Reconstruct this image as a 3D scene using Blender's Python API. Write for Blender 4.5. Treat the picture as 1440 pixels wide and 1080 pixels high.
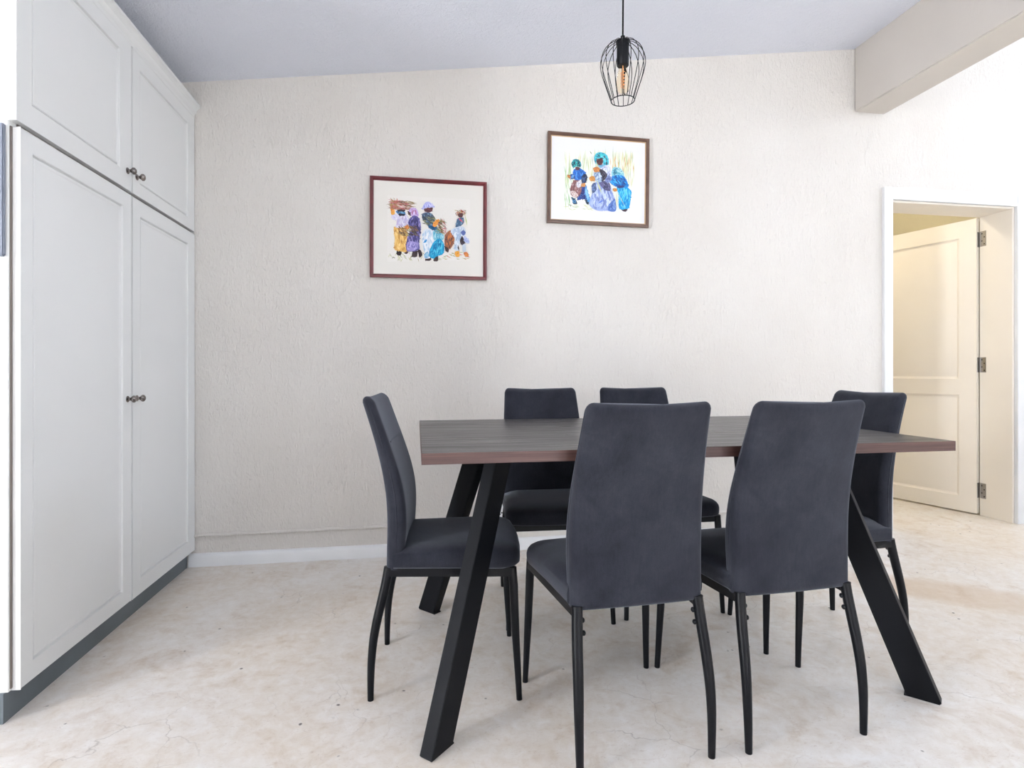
import bpy, bmesh, math, random
from mathutils import Vector, Matrix

for o in list(bpy.data.objects):
    bpy.data.objects.remove(o)
scene = bpy.context.scene
COL = scene.collection
R = math.radians

# ------------------------------------------------------------------ camera
cd = bpy.data.cameras.new('camera')
cd.sensor_fit = 'HORIZONTAL'
cd.sensor_width = 36.0
cd.lens = 20.0
cd.shift_y = -17.0 / 1440.0
cd.clip_start = 0.05
cam = bpy.data.objects.new('camera', cd)
COL.objects.link(cam)
cam.location = (0, 0, 0.96)
cam.rotation_euler = (R(90), 0, R(-9.5))
scene.camera = cam

# ------------------------------------------------------------------ world, exposure
w = bpy.data.worlds.new('sky')
scene.world = w
w.use_nodes = True
bg = w.node_tree.nodes['Background']
bg.inputs['Color'].default_value = (0.80, 0.90, 1.0, 1)
bg.inputs['Strength'].default_value = 1.6
vs = scene.view_settings
vs.view_transform = 'Standard'
vs.look = 'None'
vs.exposure = -0.14
vs.gamma = 1.0
vs.use_curve_mapping = False


# ------------------------------------------------------------------ daylight in the window openings
def daylight(name, loc, rot, sx, sy, power, color):
    l = bpy.data.lights.new(name, 'AREA')
    l.shape = 'RECTANGLE'
    l.size = sx
    l.size_y = sy
    l.energy = power
    l.color = color
    o = bpy.data.objects.new(name, l)
    COL.objects.link(o)
    o.location = loc
    o.rotation_euler = rot
    return o


COOL = (0.78, 0.86, 1.0)
# an area light shines along its local -Z
daylight('daylight_left_window', (-4.30, -0.85, 0.98), (0, R(-90), 0), 1.7, 0.9, 270, (0.90, 0.94, 1.0))
daylight('daylight_rear_window', (1.6, -2.86, 1.35), (R(90), 0, 0), 2.6, 1.8, 44, COOL)
daylight('daylight_rear_glass_door', (3.6, -2.86, 1.15), (R(90), 0, 0), 1.2, 2.2, 7, COOL)
daylight('daylight_right_high_window', (5.56, 1.55, 2.85), (0, R(90), 0), 1.0, 2.4, 78, (0.76, 0.84, 1.0))


# added sun through the windows behind the camera; its floor bounce brightens the ceiling
sl = bpy.data.lights.new('sun', 'SUN')
sl.energy = 112.0
sl.angle = R(0.6)
sl.color = (0.83, 0.90, 1.0)
so_ = bpy.data.objects.new('sun', sl)
COL.objects.link(so_)
so_.location = (2, -6, 8)
so_.rotation_euler = (R(30), 0, R(4))


# ------------------------------------------------------------------ materials
def new_mat(name):
    m = bpy.data.materials.new(name)
    m.use_nodes = True
    nt = m.node_tree
    return m, nt, nt.nodes['Principled BSDF']


def node(nt, typ, **kw):
    n = nt.nodes.new(typ)
    for k, v in kw.items():
        if k in n.inputs:
            n.inputs[k].default_value = v
        else:
            setattr(n, k, v)
    return n


def coords(nt, scale=(1, 1, 1)):
    tc = nt.nodes.new('ShaderNodeTexCoord')
    mp = nt.nodes.new('ShaderNodeMapping')
    mp.inputs['Scale'].default_value = scale
    nt.links.new(tc.outputs['Object'], mp.inputs['Vector'])
    return mp.outputs['Vector']


def noise(nt, vec, scale, detail=4, rough=0.55, dist=0.0):
    n = nt.nodes.new('ShaderNodeTexNoise')
    n.inputs['Scale'].default_value = scale
    n.inputs['Detail'].default_value = detail
    n.inputs['Roughness'].default_value = rough
    n.inputs['Distortion'].default_value = dist
    nt.links.new(vec, n.inputs['Vector'])
    return n.outputs['Fac']


def ramp(nt, fac, stops):
    r = nt.nodes.new('ShaderNodeValToRGB')
    cr = r.color_ramp
    while len(cr.elements) < len(stops):
        cr.elements.new(0.5)
    for e, (p, c) in zip(cr.elements, stops):
        e.position = p
        e.color = (c[0], c[1], c[2], 1) if not isinstance(c, (int, float)) else (c, c, c, 1)
    nt.links.new(fac, r.inputs['Fac'])
    return r.outputs['Color']


def mixc(nt, fac, a, b, mode='MIX'):
    n = nt.nodes.new('ShaderNodeMix')
    n.data_type = 'RGBA'
    n.blend_type = mode
    for sock, v in ((n.inputs[0], fac), (n.inputs[6], a), (n.inputs[7], b)):
        if isinstance(v, (int, float)):
            sock.default_value = v
        elif isinstance(v, tuple):
            sock.default_value = (v[0], v[1], v[2], 1)
        else:
            nt.links.new(v, sock)
    return n.outputs[2]


def bump(nt, height, bs, strength, dist, chain=None):
    b = nt.nodes.new('ShaderNodeBump')
    b.inputs['Strength'].default_value = strength
    b.inputs['Distance'].default_value = dist
    nt.links.new(height, b.inputs['Height'])
    if chain is not None:
        nt.links.new(chain, b.inputs['Normal'])
    nt.links.new(b.outputs['Normal'], bs.inputs['Normal'])
    return b.outputs['Normal']


def plain(name, col, rough=0.5, metal=0.0, spec=0.5, var=0.06, vscale=6.0, bmp=0.0, bscale=80.0):
    m, nt, bs = new_mat(name)
    v = coords(nt)
    n = noise(nt, v, vscale, 3)
    lo = tuple(c * (1 - var) for c in col)
    hi = tuple(min(1, c * (1 + var)) for c in col)
    nt.links.new(ramp(nt, n, [(0.3, lo), (0.7, hi)]), bs.inputs['Base Color'])
    bs.inputs['Roughness'].default_value = rough
    bs.inputs['Metallic'].default_value = metal
    bs.inputs['Specular IOR Level'].default_value = spec
    if bmp:
        bump(nt, noise(nt, v, bscale, 3), bs, bmp, 0.002)
    return m


def plaster(name, col, warm, strength=0.55):
    m, nt, bs = new_mat(name)
    v1 = coords(nt, (1, 1, 0.38))
    v2 = coords(nt)
    big = noise(nt, v2, 1.7, 4)
    nt.links.new(ramp(nt, big, [(0.35, warm), (0.65, col)]), bs.inputs['Base Color'])
    bs.inputs['Roughness'].default_value = 0.85
    bs.inputs['Specular IOR Level'].default_value = 0.2
    a = noise(nt, v1, 78, 4, 0.65, 0.9)
    b = noise(nt, v2, 34, 3, 0.5, 0.3)
    c = noise(nt, v2, 4.0, 2, 0.5)
    n1 = bump(nt, c, bs, 0.35, 0.012)
    n2 = bump(nt, b, bs, strength * 0.7, 0.005, n1)
    bump(nt, a, bs, min(1.0, strength * 1.25), 0.0065, n2)
    return m


MAT = {}
MAT['wall'] = plaster('wall_plaster', (0.735, 0.70, 0.655), (0.70, 0.66, 0.612), 0.9)
MAT['hall'] = plaster('hall_plaster', (0.76, 0.71, 0.55), (0.73, 0.68, 0.52), 0.6)
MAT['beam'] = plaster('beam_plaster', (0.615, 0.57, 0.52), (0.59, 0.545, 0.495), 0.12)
MAT['white_wall'] = plaster('white_plaster', (0.86, 0.86, 0.86), (0.84, 0.84, 0.84), 0.4)
MAT['ceiling'] = plaster('ceiling_plaster', (0.84, 0.86, 0.94), (0.82, 0.84, 0.92), 1.0)
MAT['cupboard'] = plain('white_enamel', (0.80, 0.80, 0.785), 0.33, var=0.015, vscale=2.0, bmp=0.06, bscale=30)
MAT['trim'] = plain('white_trim_paint', (0.80, 0.80, 0.80), 0.42, var=0.03, bmp=0.08)
MAT['cream'] = plain('cream_door_paint', (0.87, 0.81, 0.725), 0.45, var=0.02, vscale=2)
MAT['plinth'] = plain('grey_plinth_paint', (0.115, 0.135, 0.15), 0.5, var=0.08)
MAT['gap_shade'] = plain('gap_shade_colour', (0.16, 0.13, 0.115), 0.8)  # dark tone for the shade painted into the cupboard door joints
MAT['knob'] = plain('dark_nickel', (0.24, 0.215, 0.20), 0.25, metal=1.0)
MAT['steel'] = plain('hinge_steel', (0.42, 0.40, 0.40), 0.35, metal=1.0)
MAT['blackmetal'] = plain('black_powder_coat', (0.004, 0.0045, 0.006), 0.45, spec=0.12, var=0.15, bmp=0.06, bscale=500)
MAT['chairmetal'] = plain('black_satin_steel', (0.003, 0.0035, 0.005), 0.36, spec=0.18, var=0.1)
MAT['greyplate'] = plain('blue_grey_plate', (0.20, 0.22, 0.27), 0.5)
MAT['plastic'] = plain('white_plastic', (0.82, 0.82, 0.82), 0.3, var=0.01)
MAT['dark'] = plain('dark_hole', (0.01, 0.01, 0.01), 0.6)
MAT['redframe'] = plain('red_stained_frame', (0.125, 0.018, 0.022), 0.38, var=0.18, vscale=14)
MAT['brownframe'] = plain('brown_stained_frame', (0.115, 0.062, 0.042), 0.42, var=0.25, vscale=18)
MAT['gilt'] = plain('gilt_slip', (0.52, 0.36, 0.20), 0.4, var=0.1)
MAT['mat_cream'] = plain('cream_mount_board', (0.80, 0.77, 0.71), 0.8, var=0.01)
MAT['mat_white'] = plain('white_mount_board', (0.80, 0.80, 0.83), 0.8, var=0.01)


def fabric():
    m, nt, bs = new_mat('charcoal_velvet')
    v = coords(nt)
    big = noise(nt, v, 9, 5, 0.6, 0.4)
    fine = noise(nt, coords(nt, (1, 1, 1)), 420, 2, 0.7)
    streak = noise(nt, coords(nt, (3, 3, 0.5)), 60, 3, 0.6)
    c1 = ramp(nt, big, [(0.28, (0.011, 0.0115, 0.017)), (0.72, (0.027, 0.029, 0.038))])
    c2 = mixc(nt, 0.35, c1, ramp(nt, streak, [(0.3, 0.35), (0.7, 0.65)]), 'OVERLAY')
    c3 = mixc(nt, 0.35, c2, ramp(nt, fine, [(0.3, 0.3), (0.7, 0.7)]), 'OVERLAY')
    nt.links.new(c3, bs.inputs['Base Color'])
    bs.inputs['Roughness'].default_value = 0.9
    bs.inputs['Specular IOR Level'].default_value = 0.15
    bs.inputs['Sheen Weight'].default_value = 0.28
    bs.inputs['Sheen Roughness'].default_value = 0.45
    bs.inputs['Sheen Tint'].default_value = (0.68, 0.72, 0.82, 1)
    bump(nt, fine, bs, 0.25, 0.001)
    return m


MAT['fabric'] = fabric()


def laminate(name, lo, hi, rough, scale):
    m, nt, bs = new_mat(name)
    v = coords(nt, scale)
    a = noise(nt, v, 1.0, 6, 0.7, 0.2)
    nt.links.new(ramp(nt, a, [(0.32, lo), (0.68, hi)]), bs.inputs['Base Color'])
    nt.links.new(ramp(nt, a, [(0.36, rough + 0.10), (0.64, rough - 0.10)]), bs.inputs['Roughness'])
    bump(nt, a, bs, 0.03, 0.001)
    return m


MAT['tabletop'] = laminate('dark_walnut_laminate', (0.012, 0.010, 0.011), (0.055, 0.048, 0.050), 0.35, (2.2, 75, 75))
MAT['tableedge'] = laminate('red_brown_edge_band', (0.036, 0.0145, 0.0115), (0.088, 0.040, 0.033), 0.5, (4.0, 60, 260))


def screed():
    m, nt, bs = new_mat('polished_cement_screed')
    v = coords(nt)
    big = noise(nt, v, 0.9, 5, 0.6, 0.8)
    mid = noise(nt, v, 4.5, 6, 0.65, 1.2)
    fine = noise(nt, v, 26, 5, 0.65, 0.5)
    base = ramp(nt, mid, [(0.28, (0.670, 0.585, 0.500)), (0.46, (0.800, 0.750, 0.690)), (0.75, (0.845, 0.820, 0.790))])
    base = mixc(nt, ramp(nt, big, [(0.40, 0.0), (0.64, 0.55)]), base, (0.70, 0.595, 0.475))
    base = mixc(nt, 0.7, base, ramp(nt, fine, [(0.28, 0.28), (0.70, 0.64)]), 'OVERLAY')
    scr = noise(nt, coords(nt, (1.0, 2.2, 1)), 34, 6, 0.75, 2.5)
    base = mixc(nt, ramp(nt, scr, [(0.57, 0.0), (0.72, 0.7)]), base, (0.46, 0.345, 0.26))
    # trowel streaks
    st = noise(nt, coords(nt, (1.0, 3.4, 1)), 7.5, 6, 0.7, 1.8)
    base = mixc(nt, ramp(nt, st, [(0.58, 0.0), (0.80, 0.55)]), base, (0.52, 0.41, 0.32))
    # thin hairline cracks
    vo = nt.nodes.new('ShaderNodeTexVoronoi')
    vo.feature = 'DISTANCE_TO_EDGE'
    vo.inputs['Scale'].default_value = 5.2
    wob = nt.nodes.new('ShaderNodeTexNoise')
    wob.inputs['Scale'].default_value = 5.0
    wob.inputs['Detail'].default_value = 5
    nt.links.new(v, wob.inputs['Vector'])
    wv = mixc(nt, 0.16, v, wob.outputs['Color'])
    nt.links.new(wv, vo.inputs['Vector'])
    crack = ramp(nt, vo.outputs['Distance'], [(0.0, 1.0), (0.007, 0.0)])
    patch = ramp(nt, noise(nt, v, 2.2, 2), [(0.50, 0.0), (0.62, 0.5)])
    base = mixc(nt, mixc(nt, 1.0, crack, patch, 'MULTIPLY'), base, (0.33, 0.27, 0.225))
    # dark specks
    sp = nt.nodes.new('ShaderNodeTexVoronoi')
    sp.inputs['Scale'].default_value = 15
    sp.inputs['Randomness'].default_value = 1.0
    nt.links.new(mixc(nt, 0.05, v, wob.outputs['Color']), sp.inputs['Vector'])
    spk = ramp(nt, sp.outputs['Distance'], [(0.050, 1.0), (0.090, 0.0)])
    keep = ramp(nt, noise(nt, v, 7.0, 2), [(0.50, 0.0), (0.56, 0.9)])
    base = mixc(nt, mixc(nt, 1.0, spk, keep, 'MULTIPLY'), base, (0.10, 0.075, 0.06))
    # one ochre scuff trail towards the doorway
    tc = nt.nodes.new('ShaderNodeTexCoord')
    mp = nt.nodes.new('ShaderNodeMapping')
    mp.vector_type = 'TEXTURE'
    mp.inputs['Location'].default_value = (2.50, 2.02, 0)
    mp.inputs['Rotation'].default_value = (0, 0, R(-38))
    mp.inputs['Scale'].default_value = (0.62, 0.16, 1)
    nt.links.new(tc.outputs['Object'], mp.inputs['Vector'])
    dv = nt.nodes.new('ShaderNodeVectorMath')
    dv.operation = 'LENGTH'
    nt.links.new(mixc(nt, 0.35, mp.outputs['Vector'], wob.outputs['Color']), dv.inputs[0])
    scuff = ramp(nt, dv.outputs['Value'], [(0.45, 0.50), (0.75, 0.0)])
    base = mixc(nt, scuff, base, (0.56, 0.41, 0.27))
    nt.links.new(base, bs.inputs['Base Color'])
    nt.links.new(ramp(nt, mid, [(0.3, 0.42), (0.7, 0.28)]), bs.inputs['Roughness'])
    bs.inputs['Specular IOR Level'].default_value = 0.42
    bump(nt, fine, bs, 0.05, 0.002)
    return m


MAT['floor'] = screed()


def amber_glass():
    m, nt, bs = new_mat('amber_bulb_glass')
    v = coords(nt)
    nt.links.new(ramp(nt, noise(nt, v, 8, 2), [(0.3, (1.0, 0.88, 0.70)), (0.7, (1.0, 0.91, 0.76))]), bs.inputs['Base Color'])
    bs.inputs['Roughness'].default_value = 0.03
    bs.inputs['Transmission Weight'].default_value = 1.0
    bs.inputs['IOR'].default_value = 1.05
    return m


MAT['bulb'] = amber_glass()
MAT['filament'] = plain('orange_filament', (0.95, 0.45, 0.20), 0.4)


def paint():
    m, nt, bs = new_mat('watercolour_paint')
    a = nt.nodes.new('ShaderNodeAttribute')
    a.attribute_name = 'Col'
    v = coords(nt)
    n = noise(nt, v, 160, 4, 0.7, 0.8)
    c = mixc(nt, 0.25, a.outputs['Color'], ramp(nt, n, [(0.25, 0.25), (0.75, 0.78)]), 'OVERLAY')
    nt.links.new(c, bs.inputs['Base Color'])
    bs.inputs['Roughness'].default_value = 0.8
    return m


MAT['paint'] = paint()


# ------------------------------------------------------------------ mesh helpers
class MB:
    """collects shapes into one mesh"""

    def __init__(self):
        self.v = []
        self.f = []

    def add(self, verts, faces):
        b = len(self.v)
        self.v += [tuple(p) for p in verts]
        self.f += [tuple(i + b for i in fc) for fc in faces]
        return self

    def box(self, x0, x1, y0, y1, z0, z1):
        v = [(x, y, z) for x in (x0, x1) for y in (y0, y1) for z in (z0, z1)]
        return self.add(v, [(0, 1, 3, 2), (4, 6, 7, 5), (0, 4, 5, 1), (2, 3, 7, 6), (0, 2, 6, 4), (1, 5, 7, 3)])

    def loft(self, rings, cap=True):
        n = len(rings[0])
        b = len(self.v)
        for r in rings:
            self.v += [tuple(p) for p in r]
        for i in range(len(rings) - 1):
            for j in range(n):
                k = (j + 1) % n
                self.f.append((b + i * n + j, b + i * n + k, b + (i + 1) * n + k, b + (i + 1) * n + j))
        if cap:
            self.f.append(tuple(b + j for j in reversed(range(n))))
            self.f.append(tuple(b + (len(rings) - 1) * n + j for j in range(n)))
        return self

    def tube(self, pts, radii, seg=12, cap=True, sx=1.0):
        pts = [Vector(p) for p in pts]
        if isinstance(radii, (int, float)):
            radii = [radii] * len(pts)
        rings = []
        ref = None
        for i, p in enumerate(pts):
            t = (pts[min(i + 1, len(pts) - 1)] - pts[max(i - 1, 0)]).normalized()
            if ref is None:
                ref = Vector((1, 0, 0)) if abs(t.x) < 0.9 else Vector((0, 1, 0))
            a = (ref - t * ref.dot(t)).normalized()
            ref = a
            bb = t.cross(a)
            rings.append([p + (a * math.cos(q) * sx + bb * math.sin(q)) * radii[i]
                          for q in [2 * math.pi * j / seg for j in range(seg)]])
        return self.loft(rings, cap)

    def ring(self, c, rad, wire, axis='Z', seg=40, ws=8):
        b = len(self.v)
        for i in range(seg):
            a = 2 * math.pi * i / seg
            for j in range(ws):
                q = 2 * math.pi * j / ws
                rr = rad + wire * math.cos(q)
                self.v.append((c[0] + rr * math.cos(a), c[1] + rr * math.sin(a), c[2] + wire * math.sin(q)))
        for i in range(seg):
            for j in range(ws):
                i2, j2 = (i + 1) % seg, (j + 1) % ws
                self.f.append((b + i * ws + j, b + i2 * ws + j, b + i2 * ws + j2, b + i * ws + j2))
        return self

    def lathe(self, prof, c=(0, 0, 0), seg=24, axis='Z'):
        rings = []
        for r, h in prof:
            ring = []
            for j in range(seg):
                a = 2 * math.pi * j / seg
                x, y = r * math.cos(a), r * math.sin(a)
                p = (x, y, h) if axis == 'Z' else ((h, x, y) if axis == 'X' else (x, h, -y))
                ring.append((p[0] + c[0], p[1] + c[1], p[2] + c[2]))
            rings.append(ring)
        return self.loft(rings)

    def build(self, name, mat, parent=None, smooth=None, bevel=0.0, mats=None):
        me = bpy.data.meshes.new(name)
        me.from_pydata(self.v, [], self.f)
        me.validate()
        bm = bmesh.new()
        bm.from_mesh(me)
        bmesh.ops.recalc_face_normals(bm, faces=bm.faces)
        if bevel:
            bmesh.ops.remove_doubles(bm, verts=bm.verts, dist=1e-6)
            es = [e for e in bm.edges if len(e.link_faces) == 2 and e.calc_face_angle(0) > R(30)]
            bmesh.ops.bevel(bm, geom=es, offset=bevel, segments=2, affect='EDGES', clamp_overlap=True)
        bm.to_mesh(me)
        bm.free()
        me.materials.append(mat)
        for x in (mats or []):
            me.materials.append(x)
        if smooth is not None:
            me.polygons.foreach_set('use_smooth', [True] * len(me.polygons))
            me.set_sharp_from_angle(angle=R(smooth))
        o = bpy.data.objects.new(name, me)
        COL.objects.link(o)
        if parent is not None:
            o.parent = parent
        return o


def tag(o, label, cat=None, group=None, kind=None):
    o['label'] = label
    if cat:
        o['category'] = cat
    if group:
        o['group'] = group
    if kind:
        o['kind'] = kind
    return o


def empty(name, loc=(0, 0, 0), rz=0.0):
    o = bpy.data.objects.new(name, None)
    o.empty_display_size = 0.1
    COL.objects.link(o)
    o.location = loc
    o.rotation_euler = (0, 0, rz)
    return o


def copy_tree(o, parent=None):
    c = o.copy()
    COL.objects.link(c)
    c.parent = parent
    for ch in list(o.children):
        copy_tree(ch, c)
    return c


def structure(o, label, cat):
    return tag(o, label, cat, kind='structure')


# ------------------------------------------------------------------ the room shell
YB = 3.03          # face of the back wall
XL = -1.76         # face of the left wall, behind the cupboard
XF = -4.20         # far side wall
XR = 5.40          # right wall of the bright part of the room
YR = -2.70         # wall behind the camera
BX0, BX1 = 2.592, 2.794   # beam
BZ = 2.52
DX0, DX1, DZ = 2.838, 3.735, 2.005   # doorway
HY = 5.2           # far wall of the hall behind the doorway


def ceil_z(x):
    return 2.384 + 0.1375 * (x + 1.143)


m = MB()
m.box(XF - 0.2, XR + 0.2, YR - 0.2, HY + 0.2, -0.12, 0.0)
structure(m.build('floor', MAT['floor']), 'pale polished cement floor with brown stains and hairline cracks', 'floor')

m = MB()
m.box(XL - 0.2, DX0, YB, YB + 0.21, 0, 3.75)
m.box(DX1, XR + 0.2, YB, YB + 0.21, 0, 3.75)
m.box(DX0, DX1, YB, YB + 0.21, DZ, 3.75)
structure(m.build('wall_back', MAT['wall']), 'off-white roughly plastered wall behind the dining table with the doorway in it', 'wall')

# left: the wall behind the cupboard, the return beside it and the far side wall with a tall window
m = MB()
m.box(XL - 0.2, XL, 2.0, YB, 0, 2.5)
m.box(XF, XL, 1.80, 2.0, 0, 2.5)
structure(m.build('wall_left', MAT['wall']), 'plastered wall behind the white cupboard', 'wall')
m = MB()
m.box(XF - 0.2, XF, YR - 0.2, -1.30, 0, 2.1)
m.box(XF - 0.2, XF, -0.40, 2.0, 0, 2.1)
m.box(XF - 0.2, XF, -1.30, -0.40, 0, 0.12)
m.box(XF - 0.2, XF, -1.30, -0.40, 1.84, 2.1)
structure(m.build('wall_left_far', MAT['wall']), 'plastered side wall beside the cupboard alcove, with a tall window', 'wall')

# wall behind the camera with a window and a wide sliding door
m = MB()
m.box(XF, 0.3, YR - 0.2, YR, 0, 3.75)
m.box(0.3, 2.9, YR - 0.2, YR, 0, 0.45)
m.box(0.3, 2.9, YR - 0.2, YR, 2.25, 3.75)
m.box(2.9, 3.0, YR - 0.2, YR, 0, 3.75)
m.box(3.0, 4.2, YR - 0.2, YR, 2.35, 3.75)
m.box(4.2, XR + 0.2, YR - 0.2, YR, 0, 3.75)
structure(m.build('wall_front', MAT['wall']), 'plastered wall opposite the dining table, with wide windows', 'wall')

# right wall with a high window
m = MB()
m.box(XR, XR + 0.2, YR - 0.2, YB, 0, 2.35)
m.box(XR, XR + 0.2, YR - 0.2, YB, 3.35, 3.75)
m.box(XR, XR + 0.2, YR - 0.2, 0.35, 2.35, 3.35)
m.box(XR, XR + 0.2, 2.75, YB, 2.35, 3.35)
structure(m.build('wall_right', MAT['white_wall']), 'white wall of the bright side of the room beyond the beam', 'wall')

# the pitched ceiling over the dining area and the higher flat one beyond the beam
m = MB()
za, zb = ceil_z(XF - 0.2), ceil_z(BX0)
v = []
for y in (YR - 0.2, YB):
    v += [(XF - 0.2, y, za), (BX0, y, zb), (BX0, y, zb + 0.12), (XF - 0.2, y, za + 0.12)]
m.add(v, [(0, 1, 2, 3), (7, 6, 5, 4), (0, 4, 5, 1), (1, 5, 6, 2), (2, 6, 7, 3), (3, 7, 4, 0)])
structure(m.build('ceiling', MAT['ceiling']), 'white textured ceiling sloping up from the cupboard to the beam', 'ceiling')
m = MB()
m.box(BX1, XR + 0.2, YR - 0.2, YB + 0.21, 3.63, 3.75)
structure(m.build('ceiling', MAT['white_wall']), 'higher flat white ceiling beyond the plastered beam', 'ceiling')

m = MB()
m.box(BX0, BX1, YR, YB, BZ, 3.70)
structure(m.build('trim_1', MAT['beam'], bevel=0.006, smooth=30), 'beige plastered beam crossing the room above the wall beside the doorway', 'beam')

# hall behind the doorway
m = MB()
m.box(1.9, 5.6, HY, HY + 0.15, 0, 3.2)
structure(m.build('wall_hall', MAT['hall']), 'yellowish plastered wall of the hall seen above the open door', 'wall')
m = MB()
m.box(1.75, 1.9, YB + 0.21, HY + 0.15, 0, 3.2)
m.box(4.6, 4.75, YB + 0.21, HY + 0.15, 0, 3.2)
structure(m.build('wall_hall_side', MAT['hall']), 'yellowish side walls of the hall behind the doorway', 'wall')
m = MB()
m.box(1.75, 5.75, YB + 0.21, HY + 0.15, 3.2, 3.32)
structure(m.build('ceiling', MAT['hall']), 'yellowish ceiling of the hall behind the doorway', 'ceiling')

# skirting and the ridge along the wall
prof = [(0, 0), (-0.016, 0), (-0.016, 0.045), (-0.012, 0.056), (-0.006, 0.062), (0, 0.064)]


def skirting(name, x0, x1, label):
    m = MB()
    n = max(2, int((x1 - x0) / 0.25))
    rings = [[(x0 + (x1 - x0) * i / n, YB + p[0], p[1]) for p in prof] for i in range(n + 1)]
    m.loft(rings)
    return structure(m.build(name, MAT['trim'], smooth=30), label, 'baseboard')


skirting('baseboard_back', -1.106, 2.778, 'low white painted skirting along the plastered wall under the pictures')
skirting('baseboard_right', 3.815, XR, 'low white skirting on the far side of the doorway')
rnd = random.Random(3)
m = MB()
pts = []
for i in range(60):
    x = -1.09 + i * (2.77 + 1.09) / 59
    pts.append((x, YB - 0.003, 0.155 + 0.008 * math.sin(x * 1.3 + 0.6) * 0.5 + rnd.uniform(-0.002, 0.002)))
m.tube(pts, [0.009 + rnd.uniform(-0.0015, 0.0015) for _ in pts], 8)
structure(m.build('trim_2', MAT['wall'], smooth=60), 'thin plastered-over ridge running along the wall above the skirting', 'ridge')


# ------------------------------------------------------------------ windows (they light the room)
def window(name, axis, fixed, a0, a1, z0, z1, mull, label):
    root = empty(name)
    structure(root, label, 'window')

    def bar(nm, p0, p1, q0, q1):
        m = MB()
        if axis == 'X':
            m.box(fixed - 0.03, fixed + 0.03, p0, p1, q0, q1)
        else:
            m.box(p0, p1, fixed - 0.03, fixed + 0.03, q0, q1)
        m.build(nm, MAT['trim'], root, bevel=0.004)

    bar('window_frame', a0, a0 + 0.05, z0, z1)
    bar('window_frame', a1 - 0.05, a1, z0, z1)
    bar('window_frame', a0 + 0.05, a1 - 0.05, z0, z0 + 0.05)
    bar('window_frame', a0 + 0.05, a1 - 0.05, z1 - 0.05, z1)
    for i in range(mull):
        c = a0 + (a1 - a0) * (i + 1) / (mull + 1)
        bar('mullion', c - 0.02, c + 0.02, z0 + 0.05, z1 - 0.05)


window('window_1', 'X', XF - 0.05, -1.30, -0.40, 0.12, 1.84, 0, 'white framed tall window in the side wall')
window('window_2', 'Y', YR - 0.05, 0.3, 2.9, 0.45, 2.25, 2, 'white framed wide window opposite the dining table')
window('window_3', 'Y', YR - 0.05, 3.0, 4.2, 0.0, 2.35, 0, 'white framed glass door opposite the doorway')
window('window_4', 'X', XR + 0.05, 0.35, 2.75, 2.35, 3.35, 2, 'white framed high window in the bright side wall')


# ------------------------------------------------------------------ panelled slabs (cupboard doors, room door)
def panel_slab(W, Hh, T, cells):
    """slab in local x (0..W), z (0..Hh); front face at y=0 looking to -y, back at y=T.
    cells: (x0,x1,z0,z1, [(inset, depth), ...]) tiling the front face"""
    m = MB()
    for (x0, x1, z0, z1, rings) in cells:
        rr = [(0, 0)] + rings
        vs_ = []
        for ins, d in rr:
            l, r_, b, t = (ins if not isinstance(ins, tuple) else ins) if False else (ins,) * 4 if not isinstance(ins, tuple) else ins
            vs_.append([(x0 + l, d, z0 + b), (x1 - r_, d, z0 + b), (x1 - r_, d, z1 - t), (x0 + l, d, z1 - t)])
        b0 = len(m.v)
        for q in vs_:
            m.v += q
        for i in range(len(vs_) - 1):
            for j in range(4):
                k = (j + 1) % 4
                m.f.append((b0 + i * 4 + j, b0 + i * 4 + k, b0 + (i + 1) * 4 + k, b0 + (i + 1) * 4 + j))
        e = b0 + (len(vs_) - 1) * 4
        m.f.append((e, e + 1, e + 2, e + 3))
    # back and sides
    m.add([(0, T, 0), (W, T, 0), (W, T, Hh), (0, T, Hh)], [(3, 2, 1, 0)])
    bs_ = sorted({c[2] for c in cells} | {c[3] for c in cells})
    left = [(0, 0, z) for z in bs_]
    right = [(W, 0, z) for z in bs_]
    m.add(left + [(0, T, Hh), (0, T, 0)], [tuple(range(len(left) + 2))])
    m.add(right + [(W, T, Hh), (W, T, 0)], [tuple(reversed(range(len(right) + 2)))])
    m.add([(0, 0, 0), (W, 0, 0), (W, T, 0), (0, T, 0)], [(3, 2, 1, 0)])
    m.add([(0, 0, Hh), (W, 0, Hh), (W, T, Hh), (0, T, Hh)], [(0, 1, 2, 3)])
    return m


# ------------------------------------------------------------------ built-in cupboard
cup = empty('built_in_cupboard', (-1.43, 2.39, 0))
tag(cup, 'tall white built-in cupboard with four panelled doors and a grey plinth', 'cupboard')
FX = -1.102          # carcass front
NY = 1.763           # end facing the room


def cpart(mb, name, mat, parent=None, **kw):
    o = mb.build(name, mat, parent or cup, **kw)
    o.matrix_parent_inverse = Matrix.Translation((1.43, -2.39, 0))
    return o


m = MB()
m.box(XL + 0.002, FX, NY, YB - 0.002, 0.082, 2.232)
cpart(m, 'carcass', MAT['cupboard'], bevel=0.002)
m = MB()
m.box(XL + 0.002, -1.111, NY - 0.006, YB - 0.018, 0.0, 0.082)
cpart(m, 'plinth', MAT['plinth'])
# dark strips painting in the shade of the joints round the doors
m = MB()
m.box(FX - 0.001, FX + 0.004, NY + 0.03, YB - 0.003, 1.632, 1.654)
cpart(m, 'gap_shade_strip', MAT['gap_shade'])
m = MB()
m.box(FX - 0.001, FX + 0.003, 2.388, 2.410, 0.09, 2.21)
cpart(m, 'gap_shade_strip', MAT['gap_shade'])
m = MB()
m.box(FX - 0.001, FX + 0.003, NY + 0.004, NY + 0.020, 0.09, 1.636)
cpart(m, 'gap_shade_strip', MAT['gap_shade'])
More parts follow.
